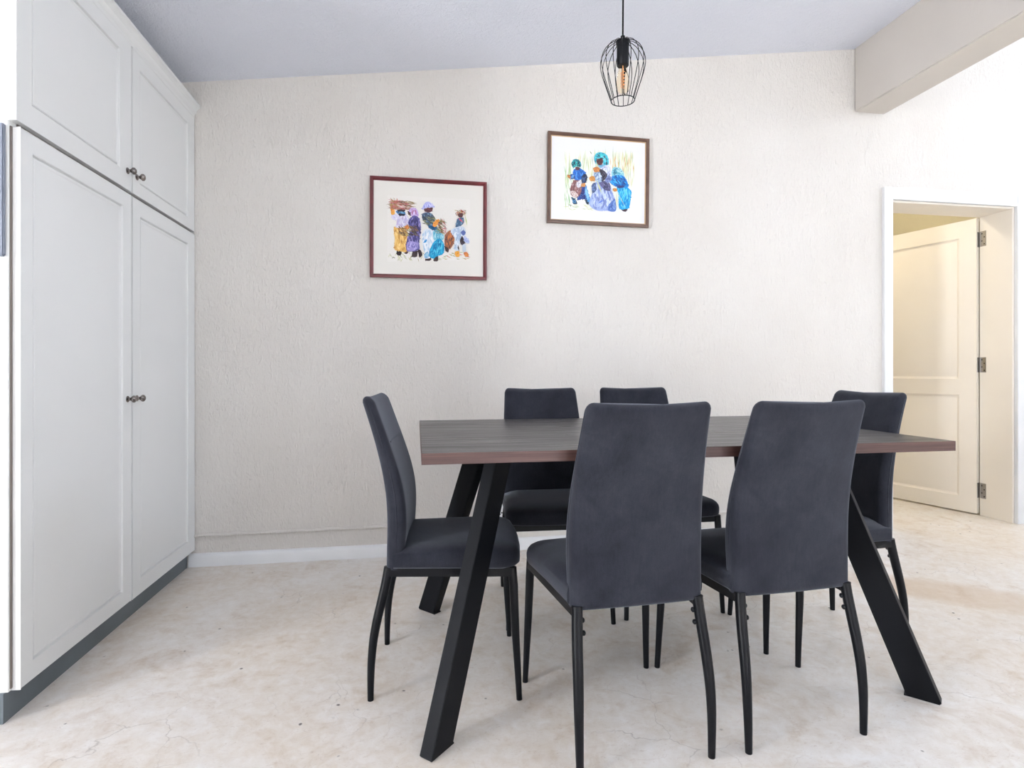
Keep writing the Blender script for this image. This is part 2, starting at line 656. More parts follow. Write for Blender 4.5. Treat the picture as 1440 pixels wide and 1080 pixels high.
# crown moulding
cp = [(0, 2.214), (0.020, 2.214), (0.022, 2.228), (0.028, 2.236), (0.031, 2.248), (0.040, 2.258), (0.046, 2.262), (0.046, 2.274), (0, 2.274)]
m = MB()
m.loft([[(FX + p[0], y, p[1]) for p in cp] for y in (NY - 0.02, YB - 0.002)])
m.loft([[(FX - 0.655 + (i * 0.655), NY - p[0], p[1]) for p in cp] for i in (0, 1)])
cpart(m, 'crown_moulding', MAT['cupboard'], smooth=25)


def cupboard_door(y0, y1, z0, z1, ins, knob_y, knob_z):
    W, Hh, T = y1 - y0, z1 - z0, 0.021
    a = ins
    rings = [(a, 0.0), (tuple(q + 0.0015 for q in a), 0.006), (tuple(q + 0.0050 for q in a), 0.009),
             (tuple(q + 0.0065 for q in a), 0.0035), (tuple(q + 0.014 for q in a), 0.002), (tuple(q + 0.018 for q in a), 0.0035)]
    mb = panel_slab(W, Hh, T, [(0, W, 0, Hh, rings)])
    # local x -> world y, local -y -> world +x
    mb.v = [(FX + T - p[1], y0 + p[0], z0 + p[2]) for p in mb.v]
    d = cpart(mb, 'door', MAT['cupboard'], bevel=0.0015, smooth=20)
    k = MB()
    k.lathe([(0.0120, 0), (0.0120, 0.0025), (0.0065, 0.006), (0.0055, 0.012), (0.0095, 0.016), (0.0135, 0.021),
             (0.0130, 0.026), (0.0080, 0.0305), (0.001, 0.032)], (FX + T - 0.0005, knob_y, knob_z), 20, 'X')
    o = k.build('knob', MAT['knob'], d, smooth=40)
    tag(o, 'small round dark nickel knob')
    return d


# inset = (near edge, wall edge, bottom, top)
cupboard_door(1.774, 2.393, 0.083, 1.636, (0.054, 0.062, 0.055, 0.055), 2.366, 0.857)
cupboard_door(2.404, 3.024, 0.083, 1.636, (0.064, 0.078, 0.06, 0.062), 2.438, 0.857)
cupboard_door(1.760, 2.393, 1.650, 2.211, (0.064, 0.084, 0.068, 0.056), 2.366, 1.722)
cupboard_door(2.404, 3.024, 1.650, 2.211, (0.060, 0.080, 0.052, 0.058), 2.438, 1.722)

# grey plate fixed on the end of the cupboard
gp = MB()
gp.box(-1.42, -1.107, NY - 0.013, NY - 0.0005, 1.275, 1.637)
tag(gp.build('wall_plate', MAT['greyplate'], bevel=0.003, smooth=30), 'flat blue-grey plate fixed to the end panel of the white cupboard', 'plate')

# ------------------------------------------------------------------ doorway: casing, leaf, hinges
root = empty('trim_3', ((DX0 + DX1) / 2, YB, 0))
structure(root, 'white and cream casing lining the doorway', 'door frame')


def rpart(mb, name, mat, root, **kw):
    o = mb.build(name, mat, root, **kw)
    o.matrix_parent_inverse = Matrix.Translation(-Vector(root.location)) if root.rotation_euler.z == 0 else Matrix()
    return o


m = MB(); m.box(DX0 - 0.060, DX0 + 0.001, YB - 0.022, YB + 0.002, 0, DZ + 0.072)
rpart(m, 'architrave', MAT['trim'], root, bevel=0.003)
m = MB(); m.box(DX1 - 0.001, DX1 + 0.075, YB - 0.022, YB + 0.002, 0, DZ + 0.072)
rpart(m, 'architrave', MAT['trim'], root, bevel=0.003)
m = MB(); m.box(DX0 + 0.001, DX1 - 0.001, YB - 0.022, YB + 0.002, DZ - 0.001, DZ + 0.072)
rpart(m, 'architrave', MAT['trim'], root, bevel=0.003)
m = MB(); m.box(DX1 - 0.016, DX1 - 0.0005, YB - 0.0, YB + 0.212, 0, DZ)
rpart(m, 'jamb_lining', MAT['cream'], root, bevel=0.002)
m = MB(); m.box(DX0 + 0.0005, DX0 + 0.004, YB - 0.0, YB + 0.212, 0, DZ)
rpart(m, 'jamb_lining', MAT['cream'], root)
m = MB(); m.box(DX0 + 0.004, DX1 - 0.016, YB - 0.0, YB + 0.212, DZ - 0.012, DZ - 0.0005)
rpart(m, 'head_lining', MAT['cream'], root, bevel=0.002)

door = empty('door_1', (3.715, YB + 0.218, 0.012), R(180 - 75.0))
structure(door, 'cream two-panel wooden door standing open into the hall', 'door')
# leaf: local x along the leaf from the hinge, face towards the dining room side
DW, DH, DT = 0.86, 1.978, 0.04
mz = 0.845
fr = [((0.105, 0.105, 0.10, 0.055), 0.0), ((0.109, 0.109, 0.104, 0.059), 0.006), ((0.120, 0.120, 0.115, 0.070), 0.010),
      ((0.150, 0.150, 0.145, 0.100), 0.004), ((0.156, 0.156, 0.151, 0.106), 0.003)]
fr2 = [((a[0], a[1], 0.055, 0.115), d) for a, d in fr[:1]] + [((0.109, 0.109, 0.059, 0.119), 0.006), ((0.12, 0.12, 0.07, 0.13), 0.010),
       ((0.15, 0.15, 0.10, 0.16), 0.004), ((0.156, 0.156, 0.106, 0.166), 0.003)]
mb = panel_slab(DW, DH, DT, [(0, DW, 0, mz, fr), (0, DW, mz, DH, fr2)])
# hinge side is local x=0; the panelled front looks along local +y after mirroring
mb.v = [(p[0], DT / 2 - p[1] + 0.0, p[2]) for p in mb.v]
leaf = mb.build('leaf', MAT['cream'], door, bevel=0.0015, smooth=20)
for hz in (0.155, 0.995, 1.835):
    hr = MB()
    hr.box(-0.0025, 0.0, -DT / 2 + 0.004, DT / 2 - 0.006, hz - 0.05, hz + 0.05)
    ho = hr.build('hinge', MAT['steel'], door)
    tag(ho, 'steel butt hinge')
    k = MB()
    k.tube([(-0.005, -DT / 2 - 0.001, hz - 0.05), (-0.005, -DT / 2 - 0.001, hz + 0.05)], 0.0055, 10)
    k.build('hinge_pin', MAT['steel'], ho, smooth=40)
    # leaf of the hinge screwed to the jamb, with its screws
    j = MB()
    j.box(DX1 - 0.0185, DX1 - 0.0155, YB + 0.168, YB + 0.206, hz + 0.012 - 0.05, hz + 0.012 + 0.05)
    jo = rpart(j, 'hinge_plate', MAT['steel'], root)
    s = MB()
    for dy, dz in ((0.010, -0.036), (0.026, -0.014), (0.010, 0.010), (0.026, 0.034)):
        s.tube([(DX1 - 0.0195, YB + 0.168 + dy, hz + 0.012 + dz), (DX1 - 0.017, YB + 0.168 + dy, hz + 0.012 + dz)], 0.0042, 8)
    so = s.build('screws', MAT['dark'], jo)

# warm ceiling lamp of the hall
hl = empty('ceiling_lamp', (2.75, 4.2, 3.2))
tag(hl, 'round warm ceiling lamp in the hall behind the doorway', 'lamp')
m = MB(); m.lathe([(0.12, -0.0005), (0.12, -0.02), (0.10, -0.03)], seg=28)
m.build('base', MAT['trim'], hl, smooth=30)
gm, nt, bs = new_mat('opal_lamp_glass')
bs.inputs['Base Color'].default_value = (1, 0.95, 0.85, 1)
bs.inputs['Emission Color'].default_value = (1.0, 0.82, 0.55, 1)
bs.inputs['Emission Strength'].default_value = 5.0
m = MB(); m.lathe([(0.10, -0.03), (0.098, -0.06), (0.075, -0.09), (0.03, -0.105), (0.002, -0.107)], seg=28)
m.build('shade', gm, hl, smooth=60)
pl = bpy.data.lights.new('hall_lamp_light', 'POINT')
pl.energy = 48
pl.color = (1.0, 0.92, 0.80)
pl.shadow_soft_size = 0.12
po = bpy.data.objects.new('hall_lamp_light', pl)
COL.objects.link(po)
po.parent = hl
po.location = (0, 0, -0.26)

# ------------------------------------------------------------------ power socket low on the wall
so = empty('power_socket', (0.44, YB, 0.20))
tag(so, 'white power socket low on the wall behind the table legs', 'socket')
m = MB(); m.box(-0.06, 0.035, -0.009, 0, -0.045, 0.075)
m.build('plate', MAT['plastic'], so, bevel=0.003, smooth=30)
m = MB()
for x, z in ((0.000, -0.004), (0.010, 0.004), (-0.012, 0.006)):
    m.tube([(x, -0.0085, z), (x, -0.0098, z)], 0.0042, 10)
m.build('socket_holes', MAT['dark'], so)

# ------------------------------------------------------------------ dining table
TX0, TX1, TY0, TY1, TZ = 0.011, 1.523, 1.398, 2.353, 0.762
tb = empty('dining_table', ((TX0 + TX1) / 2, (TY0 + TY1) / 2, 0))
tag(tb, 'dark walnut laminate dining table on four slanted black steel legs', 'table')
hw, hd = (TX1 - TX0) / 2, (TY1 - TY0) / 2
m = MB(); m.box(-hw + 0.0012, hw - 0.0012, -hd + 0.0012, hd - 0.0012, TZ - 0.0278, TZ)
top = m.build('tabletop', MAT['tabletop'], tb)
m = MB()
e = 0.0014
m.box(-hw, hw, -hd, -hd + e, TZ - 0.028, TZ - 0.0004)
m.box(-hw, hw, hd - e, hd, TZ - 0.028, TZ - 0.0004)
m.box(-hw, -hw + e, -hd + e, hd - e, TZ - 0.028, TZ - 0.0004)
m.box(hw - e, hw, -hd + e, hd - e, TZ - 0.028, TZ - 0.0004)
eb = m.build('edge_band', MAT['tableedge'], top)
tag(eb, 'reddish brown edge banding')
for sx in (-1, 1):
    for sy in (-1, 1):
        # flat-bar leg leaning along the diagonal; 40 x 82 mm, cut level at foot and top
        d = Vector((-sx * 0.68, -sy * 0.73, 0)).normalized()      # inwards
        n = Vector((-d.y, d.x, 0))
        f0 = Vector((sx * (hw - (0.038 if sx < 0 else 0.050)), sy * (hd - (0.054 if sy < 0 else 0.036)), 0.003))
        t0 = f0 + d * 0.285 + Vector((0, 0, TZ - 0.028 - 0.007))
        rings = []
        for c in (f0, t0):
            rings.append([c + d * a + n * b for a, b in ((-0.042, -0.02), (0.042, -0.02), (0.042, 0.02), (-0.042, 0.02))])
        m = MB(); m.loft(rings)
        leg = m.build('leg', MAT['blackmetal'], tb, bevel=0.0015, smooth=30)
        m = MB()
        m.loft([[f0 + d * a + n * b + Vector((0, 0, z)) for a, b in ((-0.038, -0.018), (0.048, -0.018), (0.048, 0.018), (-0.038, 0.018))]
                for z in (-0.003, 0.0005)])
        m.build('foot_plate', MAT['chairmetal'], leg)
        m = MB()
        m.loft([[t0 + d * a + n * b + Vector((0, 0, z)) for a, b in ((-0.07, -0.04), (0.07, -0.04), (0.07, 0.04), (-0.07, 0.04))]
                for z in (-0.0005, 0.0065)])
        m.build('mounting_plate', MAT['blackmetal'], leg)


# ------------------------------------------------------------------ dining chairs
def lerp_tab(tab, z):
    for (a, va), (b, vb) in zip(tab, tab[1:]):
        if z <= b:
            t = (z - a) / (b - a)
            t = max(0, min(1, t))
            return va + (vb - va) * t
    return tab[-1][1]


def smooth_tab(tab, z):
    # average a little around z for a smooth curve
    return sum(lerp_tab(tab, z + d) for d in (-0.05, -0.025, 0, 0.025, 0.05)) / 5


def rrect(hx, hy, r, n=5, front_bulge=0.0):
    pts = []
    r = min(r, hx * 0.98, hy * 0.98)
    for cx, cy, a0 in ((hx - r, hy - r, 0), (-hx + r, hy - r, 90), (-hx + r, -hy + r, 180), (hx - r, -hy + r, 270)):
        for i in range(n + 1):
            a = R(a0 + 90 * i / n)
            pts.append((cx + r * math.cos(a), cy + r * math.sin(a)))
    # split the long sides so that the surface can curve
    out = []
    for p, q in zip(pts, pts[1:] + pts[:1]):
        out.append(p)
        if abs(p[0] - q[0]) > hx * 0.8:
            for k in range(1, 8):
                out.append((p[0] + (q[0] - p[0]) * k / 8, p[1] + (q[1] - p[1]) * k / 8))
    return out


BACK_Y = [(0.30, -0.176), (0.39, -0.176), (0.48, -0.173), (0.55, -0.173), (0.62, -0.179), (0.70, -0.196), (0.80, -0.224), (0.889, -0.254), (1.0, -0.292)]
BACK_T = [(0.30, 0.046), (0.40, 0.052), (0.55, 0.058), (0.66, 0.050), (0.75, 0.042), (0.889, 0.036), (1.0, 0.034)]
BACK_W = [(0.30, 0.352), (0.42, 0.356), (0.50, 0.360), (0.60, 0.358), (0.70, 0.348), (0.80, 0.334), (0.889, 0.322), (1.0, 0.31)]


def finer(pts, rad, n=4):
    out, ro = [], []
    k = len(pts)
    for i in range(k - 1):
        p = [pts[max(0, i - 1)], pts[i], pts[i + 1], pts[min(k - 1, i + 2)]]
        for s_ in range(n):
            t = s_ / n
            out.append(tuple(0.5 * (2 * p[1][d] + (p[2][d] - p[0][d]) * t + (2 * p[0][d] - 5 * p[1][d] + 4 * p[2][d] - p[3][d]) * t * t
                                    + (3 * p[1][d] - p[0][d] - 3 * p[2][d] + p[3][d]) * t ** 3) for d in range(3)))
            ro.append(rad[i] + (rad[i + 1] - rad[i]) * t)
    return out + [pts[-1]], ro + [rad[-1]]


def make_chair():
    root = empty('dining_chair')
    # backrest
    z0, z1 = 0.372, 0.889
    zs = [z0, z0 + 0.003, z0 + 0.008, z0 + 0.016]
    k = 22
    zs += [z0 + 0.03 + (z1 - 0.04 - z0 - 0.03) * i / k for i in range(k + 1)]
    zs += [z1 - 0.028, z1 - 0.018, z1 - 0.010, z1 - 0.004, z1 - 0.001, z1]
    rings = []
    for z in zs:
        hx = smooth_tab(BACK_W, z) / 2
        th = smooth_tab(BACK_T, z)
        yb = smooth_tab(BACK_Y, z)
        top = z1 - z
        bot = z - z0
        s = 0.0
        if top < 0.022:
            s = 0.020 * (1 - math.sqrt(max(0, 1 - (1 - top / 0.022) ** 2)))
        if bot < 0.014:
            s = max(s, 0.010 * (1 - math.sqrt(max(0, 1 - (1 - bot / 0.014) ** 2))))
        ring = []
        for x, y in rrect(hx - s * 0.9, th / 2 - s, 0.020, 5):
            u = x / hx
            # the panel is hollowed to the front and its top edge dips a little
            yy = yb + th / 2 + y - 0.006 * u * u * -1.0
            ring.append((x, yy, z - (0.007 * (1 - u * u) if z > z1 - 0.05 else 0.007 * (1 - u * u) * max(0, (z - 0.70) / 0.14))))
        rings.append(ring)
    m = MB(); m.loft(rings)
    back = m.build('backrest', MAT['fabric'], root, smooth=75)
    # stitched seam across the front of the backrest
    zz = 0.752
    yf = smooth_tab(BACK_Y, zz) + smooth_tab(BACK_T, zz)
    m = MB()
    m.tube([(-0.125 + 0.25 * i / 12, yf + 0.006 * ((-0.125 + 0.25 * i / 12) / 0.17) ** 2 + 0.0005, zz - 0.003) for i in range(13)], 0.0022, 6)
    m.build('seam', MAT['fabric'], back, smooth=60)
    # side piping
    for sx in (-1, 1):
        m = MB()
        pts = []
        for i in range(20):
            z = 0.40 + (0.868 - 0.40) * i / 19
            hx = smooth_tab(BACK_W, z) / 2
            pts.append((sx * (hx - 0.0008), smooth_tab(BACK_Y, z) + smooth_tab(BACK_T, z) * 0.50 + 0.006, z))
        m.tube(pts, 0.0018, 6)
        m.build('piping', MAT['fabric'], back, smooth=60)
    # seat cushion: rounded trapezoid, domed
    yb, yf = -0.150, 0.226
    z0, z1 = 0.385, 0.452

    def outline(s):
        pts = []
        wb, wf, r = 0.184 - s, 0.209 - s, 0.062
        y0, y1 = yb + s * 0.3, yf - s
        pts.append((wb, y0)); pts.append((wb + (wf - wb) * 0.5, (y0 + y1) / 2))
        for i in range(9):
            a = R(90 * i / 8)
            pts.append((wf - r + r * math.cos(a), y1 - r + r * math.sin(a)))
        pts.append(((wf - r) * 0.5, y1 + 0.006)); pts.append((0, y1 + 0.008))
        mir = [(-x, y) for x, y in reversed(pts[:-1])]
        pts = pts + mir
        return pts
    rings = []
    for s, z in ((0.006, z0), (0.001, z0 + 0.006), (0, z0 + 0.018), (0, z0 + 0.028), (0.002, z0 + 0.038), (0.007, z0 + 0.047),
                 (0.016, z0 + 0.054), (0.035, z0 + 0.060), (0.07, z0 + 0.0645), (0.11, z0 + 0.0665), (0.16, z1)):
        ring = []
        for x, y in outline(min(s, 0.05)):
            f = 1.0 if s <= 0.05 else (1 - (s - 0.05) / 0.17)
            ring.append((x * f, 0.03 + (y - 0.03) * f, z))
        rings.append(ring)
    m = MB(); m.loft(rings)
    m.build('seat', MAT['fabric'], root, smooth=75)
    # steel frame under the seat
    m = MB()
    za, zb = 0.360, 0.386
    for sx in (-1, 1):
        v = []
        for y, xc in ((-0.172, 0.163), (0.204, 0.190)):
            for dx in (-0.011, 0.011):
                for z in (za, zb):
                    v.append((sx * xc + dx, y, z))
        m.add(v, [(0, 1, 3, 2), (4, 6, 7, 5), (0, 4, 5, 1), (2, 3, 7, 6), (0, 2, 6, 4), (1, 5, 7, 3)])
    m.box(-0.190, 0.190, 0.182, 0.204, za, zb)
    m.box(-0.163, 0.163, -0.150, -0.132, 0.376, 0.396)
    m.build('seat_frame', MAT['chairmetal'], root)
    for sx in (-1, 1):
        m = MB()
        P = [(0.189, 0.199, 0.384), (0.191, 0.203, 0.33), (0.195, 0.208, 0.20), (0.199, 0.215, 0.08), (0.202, 0.219, 0.0)]
        m.tube([(sx * x, y, z) for x, y, z in P], [0.0130, 0.0130, 0.0118, 0.0098, 0.0086], 14)
        m.build('leg', MAT['chairmetal'], root, smooth=40)
        m = MB()
        P = [(0.162, -0.164, 0.385), (0.1645, -0.171, 0.345), (0.168, -0.183, 0.29), (0.1705, -0.196, 0.235), (0.1725, -0.206, 0.18),
             (0.1735, -0.212, 0.12), (0.173, -0.2145, 0.06), (0.172, -0.215, 0.0)]
        m.tube(*finer([(sx * x, y, z) for x, y, z in P], [0.0138, 0.0138, 0.0136, 0.0132, 0.0125, 0.0114, 0.0101, 0.0088]), 14)
        leg = m.build('leg', MAT['chairmetal'], root, smooth=40)
        for by, bz in ((-0.166, 0.350), (-0.174, 0.322)):
            m = MB()
            m.lathe([(0.0065, 0.0), (0.0065, 0.004), (0.004, 0.0065), (0.0005, 0.0075)], seg=10, axis='X')
            m.v = [(sx * (0.1645 - 0.0135 - p[0]), by + p[1], bz + p[2]) for p in m.v]
            m.build('bolt', MAT['chairmetal'], leg, smooth=40)
    return root


GRP = 'dark grey dining chairs around the table'
chairs = [
    # x, y, heading of the seat front in degrees from +Y (counter-clockwise)
    (0.543, 1.523, 2.6, 'dark grey fabric dining chair on the long side away from the pictures, cupboard end'),
    (0.985, 1.540, 3.2, 'dark grey fabric dining chair on the long side away from the pictures, doorway end'),
    (0.096, 1.862, -95.0, 'dark grey fabric dining chair at the short table end nearer the cupboard'),
    (1.442, 1.878, 90.5, 'dark grey fabric dining chair at the short end of the table beside the open doorway'),
    (0.545, 2.300, 178.0, 'dark grey fabric dining chair on the wall side of the table, cupboard end'),
    (1.002, 2.318, 180.0, 'dark grey fabric dining chair on the wall side of the table, doorway end'),
]
proto = make_chair()
for i, (x, y, a, lab) in enumerate(chairs):
    o = proto if i == 0 else copy_tree(proto)
    o.location = (x, y, 0)
    o.rotation_euler = (0, 0, R(a))
    tag(o, lab, 'chair', GRP)

# ------------------------------------------------------------------ pendant lamp
PX, PY = 0.700, 1.87
pz = ceil_z(PX)
pend = empty('pendant_lamp', (PX, PY, 1.894))
tag(pend, 'black wire cage pendant lamp with amber filament bulb hanging above the table', 'lamp')
# local z = 0 at the bottom ring
cage = [(0.0400, 0.0), (0.0500, 0.030), (0.0600, 0.060), (0.0690, 0.088), (0.0745, 0.110), (0.0765, 0.126), (0.0755, 0.143),
        (0.0705, 0.160), (0.0610, 0.177), (0.0480, 0.191), (0.0340, 0.200), (0.0225, 0.204)]
m = MB()
m.tube([(r, 0, z) for r, z in cage], 0.0013, 6)
wire = m.build('cage_wire', MAT['chairmetal'], pend, smooth=60)
for i in range(1, 16):
    c = wire.copy()
    COL.objects.link(c)
    c.parent = pend
    c.rotation_euler = (0, 0, 2 * math.pi * i / 16)
m = MB(); m.ring((0, 0, 0), 0.0400, 0.0016)
m.build('bottom_ring', MAT['chairmetal'], pend, smooth=60)
m = MB(); m.ring((0, 0, 0.2035), 0.0225, 0.0018)
m.build('top_ring', MAT['chairmetal'], pend, smooth=60)
m = MB(); m.lathe([(0.0195, 0.120), (0.0208, 0.122), (0.0208, 0.188), (0.0225, 0.190), (0.0225, 0.2055), (0.012, 0.209), (0.0075, 0.211), (0.0075, 0.222), (0.003, 0.226)])
m.build('lamp_holder', MAT['chairmetal'], pend, smooth=35)
m = MB(); m.lathe([(0.0125, 0.121), (0.0135, 0.112), (0.0165, 0.098), (0.0205, 0.080), (0.0232, 0.060), (0.0235, 0.048), (0.0205, 0.034), (0.013, 0.0255), (0.005, 0.0225), (0.001, 0.022)], seg=28)
bulb = m.build('bulb', MAT['bulb'], pend, smooth=60)
m = MB()
pts = []
for i in range(60):
    a = i / 59 * math.pi * 10
    pts.append((0.0065 * math.cos(a), 0.0065 * math.sin(a), 0.045 + 0.055 * i / 59))
m.tube(pts, 0.0011, 5)
m.tube([(0, 0, 0.120), (0, 0, 0.048)], 0.0022, 6)
m.build('filament', MAT['filament'], bulb, smooth=60)
m = MB()
L = pz - 1.894
m.tube([(0, 0, 0.224), (0.0012, 0, 0.224 + (L - 0.224) * 0.3), (0.0004, 0, 0.224 + (L - 0.224) * 0.7), (0, 0, L - 0.03)], 0.0032, 8)
m.build('cable', MAT['chairmetal'], pend, smooth=60)
m = MB(); m.lathe([(0.012, L - 0.034), (0.05, L - 0.028), (0.052, L - 0.006), (0.052, L + 0.006)])
m.build('ceiling_rose', MAT['chairmetal'], pend, smooth=35)


# ------------------------------------------------------------------ framed watercolours
def lin(c):
    return tuple(((x / 255) / 12.92 if x / 255 <= 0.04045 else ((x / 255 + 0.055) / 1.055) ** 2.4) for x in c)


def inside(pt, poly):
    x, y = pt
    r = False
    for (x1, y1), (x2, y2) in zip(poly, poly[1:] + poly[:1]):
        if (y1 > y) != (y2 > y) and x < (x2 - x1) * (y - y1) / (y2 - y1) + x1:
            r = not r
    return r


def soften(poly, n=4):
    out = []
    k = len(poly)
    for i in range(k):
        p0, p1, p2, p3 = (poly[(i + j - 1) % k] for j in range(4))
        for s in range(n):
            t = s / n
            q = []
            for d in (0, 1):
                q.append(0.5 * (2 * p1[d] + (p2[d] - p0[d]) * t + (2 * p0[d] - 5 * p1[d] + 4 * p2[d] - p3[d]) * t * t
                                + (3 * p1[d] - p0[d] - 3 * p2[d] + p3[d]) * t ** 3))
            out.append(tuple(q))
    return out


class Sheet:
    """brush strokes on a sheet of paper, in sheet units (x right, y down), turned to metres"""

    def __init__(self, cx, cy, ux, uy, shear, seed):
        self.c = (cx, cy, ux, uy, shear)
        self.v, self.f, self.col = [], [], []
        self.layer = 0
        self.r = random.Random(seed)

    def _p(self, x, y):
        cx, cy, ux, uy, sh = self.c
        return ((x - cx) * ux, -0.00002 - 0.0000025 * self.layer, -((y - cy) - sh * (x - cx)) * uy)

    def poly(self, pts, col):
        b = len(self.v)
        self.v += [self._p(*p) for p in pts]
        self.f.append(tuple(range(b, b + len(pts))))
        self.col.append(lin(col))
        self.layer += 1

    def stroke(self, x0, y0, x1, y1, wd, col):
        dx, dy = x1 - x0, y1 - y0
        l = math.hypot(dx, dy) or 1
        nx, ny = -dy / l * wd / 2, dx / l * wd / 2
        mx, my = (x0 + x1) / 2, (y0 + y1) / 2
        self.poly([(x0, y0), (mx + nx, my + ny), (x1, y1), (mx - nx, my - ny)], col)

    def blob(self, pts, col, alts=(), n=14, length=70, wd=22, ang=None, spread=25):
        for (ax, ay), (bx, by) in zip(pts, pts[1:] + pts[:1]):
            # loose brush ends along the outline
            l = math.hypot(bx - ax, by - ay)
            for _ in range(int(l / 34)):
                t = self.r.random()
                px_, py_ = ax + (bx - ax) * t, ay + (by - ay) * t
                a = R(self.r.uniform(0, 180))
                q = self.r.uniform(10, 24)
                c = self.r.choice((col,) + tuple(alts))
                self.stroke(px_ - math.cos(a) * q, py_ - math.sin(a) * q, px_ + math.cos(a) * q, py_ + math.sin(a) * q, self.r.uniform(10, 18), c)
        self.poly(soften(pts), col)
        n = int(n * 2.2)
        xs, ys = [p[0] for p in pts], [p[1] for p in pts]
        for _ in range(n if alts else 0):
            for _t in range(20):
                p = (self.r.uniform(min(xs), max(xs)), self.r.uniform(min(ys), max(ys)))
                if inside(p, pts):
                    break
            else:
                continue
            a = R((90 if ang is None else ang) + self.r.uniform(-spread, spread))
            l = length * self.r.uniform(0.4, 1.0) / 2
            dx, dy = math.cos(a) * l, math.sin(a) * l
            q0, q1 = (p[0] - dx, p[1] - dy), (p[0] + dx, p[1] + dy)
            if not inside(q0, pts):
                q0 = p
            if not inside(q1, pts):
                q1 = p
            if q0 == q1:
                continue
            self.stroke(*q0, *q1, wd * self.r.uniform(0.5, 1.2), self.r.choice(alts))

    def twigs(self, x0, x1, y0, y1, n, cols, length, ang, spread, wd=9):
        for _ in range(n):
            x, y = self.r.uniform(x0, x1), self.r.uniform(y0, y1)
            a = R(ang + self.r.uniform(-spread, spread))
            l = length * self.r.uniform(0.5, 1) / 2
            self.stroke(x - math.cos(a) * l, y - math.sin(a) * l, x + math.cos(a) * l, y + math.sin(a) * l, wd, self.r.choice(cols))

    def build(self, parent, y):
        me = bpy.data.meshes.new('watercolour')
        me.from_pydata([(a, b + y, c) for a, b, c in self.v], [], self.f)
        at = me.attributes.new('Col', 'FLOAT_COLOR', 'FACE')
        for i, c in enumerate(self.col):
            at.data[i].color = (*c, 1)
        me.materials.append(MAT['paint'])
        o = bpy.data.objects.new('watercolour', me)
        COL.objects.link(o)
        o.parent = parent
        return o


def picture(name, x, z, W, Hh, fw, depth, tilt, fmat, board, label, slip=None):
    root = empty(name, (x, YB - 0.004, z))
    root.rotation_euler = (0, R(tilt), 0)
    tag(root, label, 'picture')
    # four mitred frame mouldings
    for side in range(4):
        prof = [(0, 0), (0, -depth), (fw * 0.55, -depth - 0.002), (fw, -depth + 0.007), (fw, 0)]
        m = MB()
        rings = []
        for end in (-1, 1):
            ring = []
            for inn, d in prof:
                if side in (0, 1):       # top, bottom
                    sz = 1 if side == 0 else -1
                    ring.append((end * (W / 2 - inn), d, sz * (Hh / 2 - inn)))
                else:
                    sx = 1 if side == 2 else -1
                    ring.append((sx * (W / 2 - inn), d, end * (Hh / 2 - inn)))
            rings.append(ring)
        m.loft(rings)
        fo = m.build('frame_moulding', fmat, root)
        if slip is not None:
            m = MB()
            a, b = fw - 0.0005, fw + 0.0035
            rings = []
            for end in (-1, 1):
                ring = []
                for inn, d in ((a, -depth + 0.0065), (b, -depth + 0.009), (b, -0.006), (a, -0.006)):
                    if side in (0, 1):
                        sz = 1 if side == 0 else -1
                        ring.append((end * (W / 2 - inn), d, sz * (Hh / 2 - inn)))
                    else:
                        sx = 1 if side == 2 else -1
                        ring.append((sx * (W / 2 - inn), d, end * (Hh / 2 - inn)))
                rings.append(ring)
            m.loft(rings)
            m.build('gilt_slip', slip, fo)
    m = MB(); m.box(-W / 2 + fw * 0.8, W / 2 - fw * 0.8, -0.008, 0, -Hh / 2 + fw * 0.8, Hh / 2 - fw * 0.8)
    m.build('mount_board', board, root)
    return root


p1 = picture('framed_picture', 0.0645, 1.7095, 0.606, 0.521, 0.0185, 0.019, 0.1, MAT['redframe'], MAT['mat_cream'],
             'red framed watercolour of four figures carrying bundles on cream paper')
p2 = picture('framed_picture', 0.990, 2.0165, 0.581, 0.496, 0.0190, 0.019, 0.5, MAT['brownframe'], MAT['mat_white'],
             'brown framed watercolour of three figures in blue clothes among tall grass', MAT['gilt'])

OR = [(214, 140, 60), (230, 165, 85), (190, 110, 50)]
DK = [(50, 40, 42), (70, 52, 50), (40, 34, 40)]
# ---- first sheet
s = Sheet(641.6, 545, 0.000361, 0.000364, 0.040, 5)
s.poly([(45, 60), (1235, 110), (1235, 1000), (45, 1010)], (234, 230, 223))
s.twigs(60, 560, 880, 990, 34, [(150, 160, 90), (190, 190, 130), (170, 150, 90)], 90, 80, 40, 8)
s.twigs(780, 1220, 880, 990, 34, [(200, 60, 60), (150, 160, 90), (190, 170, 110), (180, 190, 130)], 90, 15, 25, 10)
# first figure with a bundle on the head
s.blob([(185, 840), (245, 840), (235, 920), (180, 910)], (55, 45, 45), DK, 6)
s.blob([(300, 860), (340, 870), (325, 900), (295, 895)], (70, 50, 50))
s.blob([(140, 520), (250, 505), (330, 600), (325, 760), (315, 870), (220, 860), (145, 830), (150, 680)], (214, 168, 92),
       [(236, 205, 140), (190, 140, 70), (170, 115, 60), (226, 186, 112)], 26, 160, 26)
s.blob([(105, 345), (190, 335), (300, 330), (350, 400), (340, 500), (260, 520), (160, 520), (185, 430), (115, 400)], (214, 210, 230),
       [(190, 184, 220), (232, 230, 240), (196, 180, 210)], 22, 120, 28)
s.blob([(165, 290), (235, 275), (295, 300), (290, 345), (210, 340)], (70, 120, 165), [(50, 80, 120), (120, 170, 205)], 8, 80, 16, 0)
s.blob([(205, 325), (290, 330), (285, 352), (215, 352)], (35, 35, 50))
s.blob([(190, 255), (285, 250), (290, 290), (200, 290)], (60, 45, 50))
s.blob([(90, 190), (130, 215), (150, 325), (100, 335), (95, 250)], (222, 160, 70), OR, 8, 70, 18)
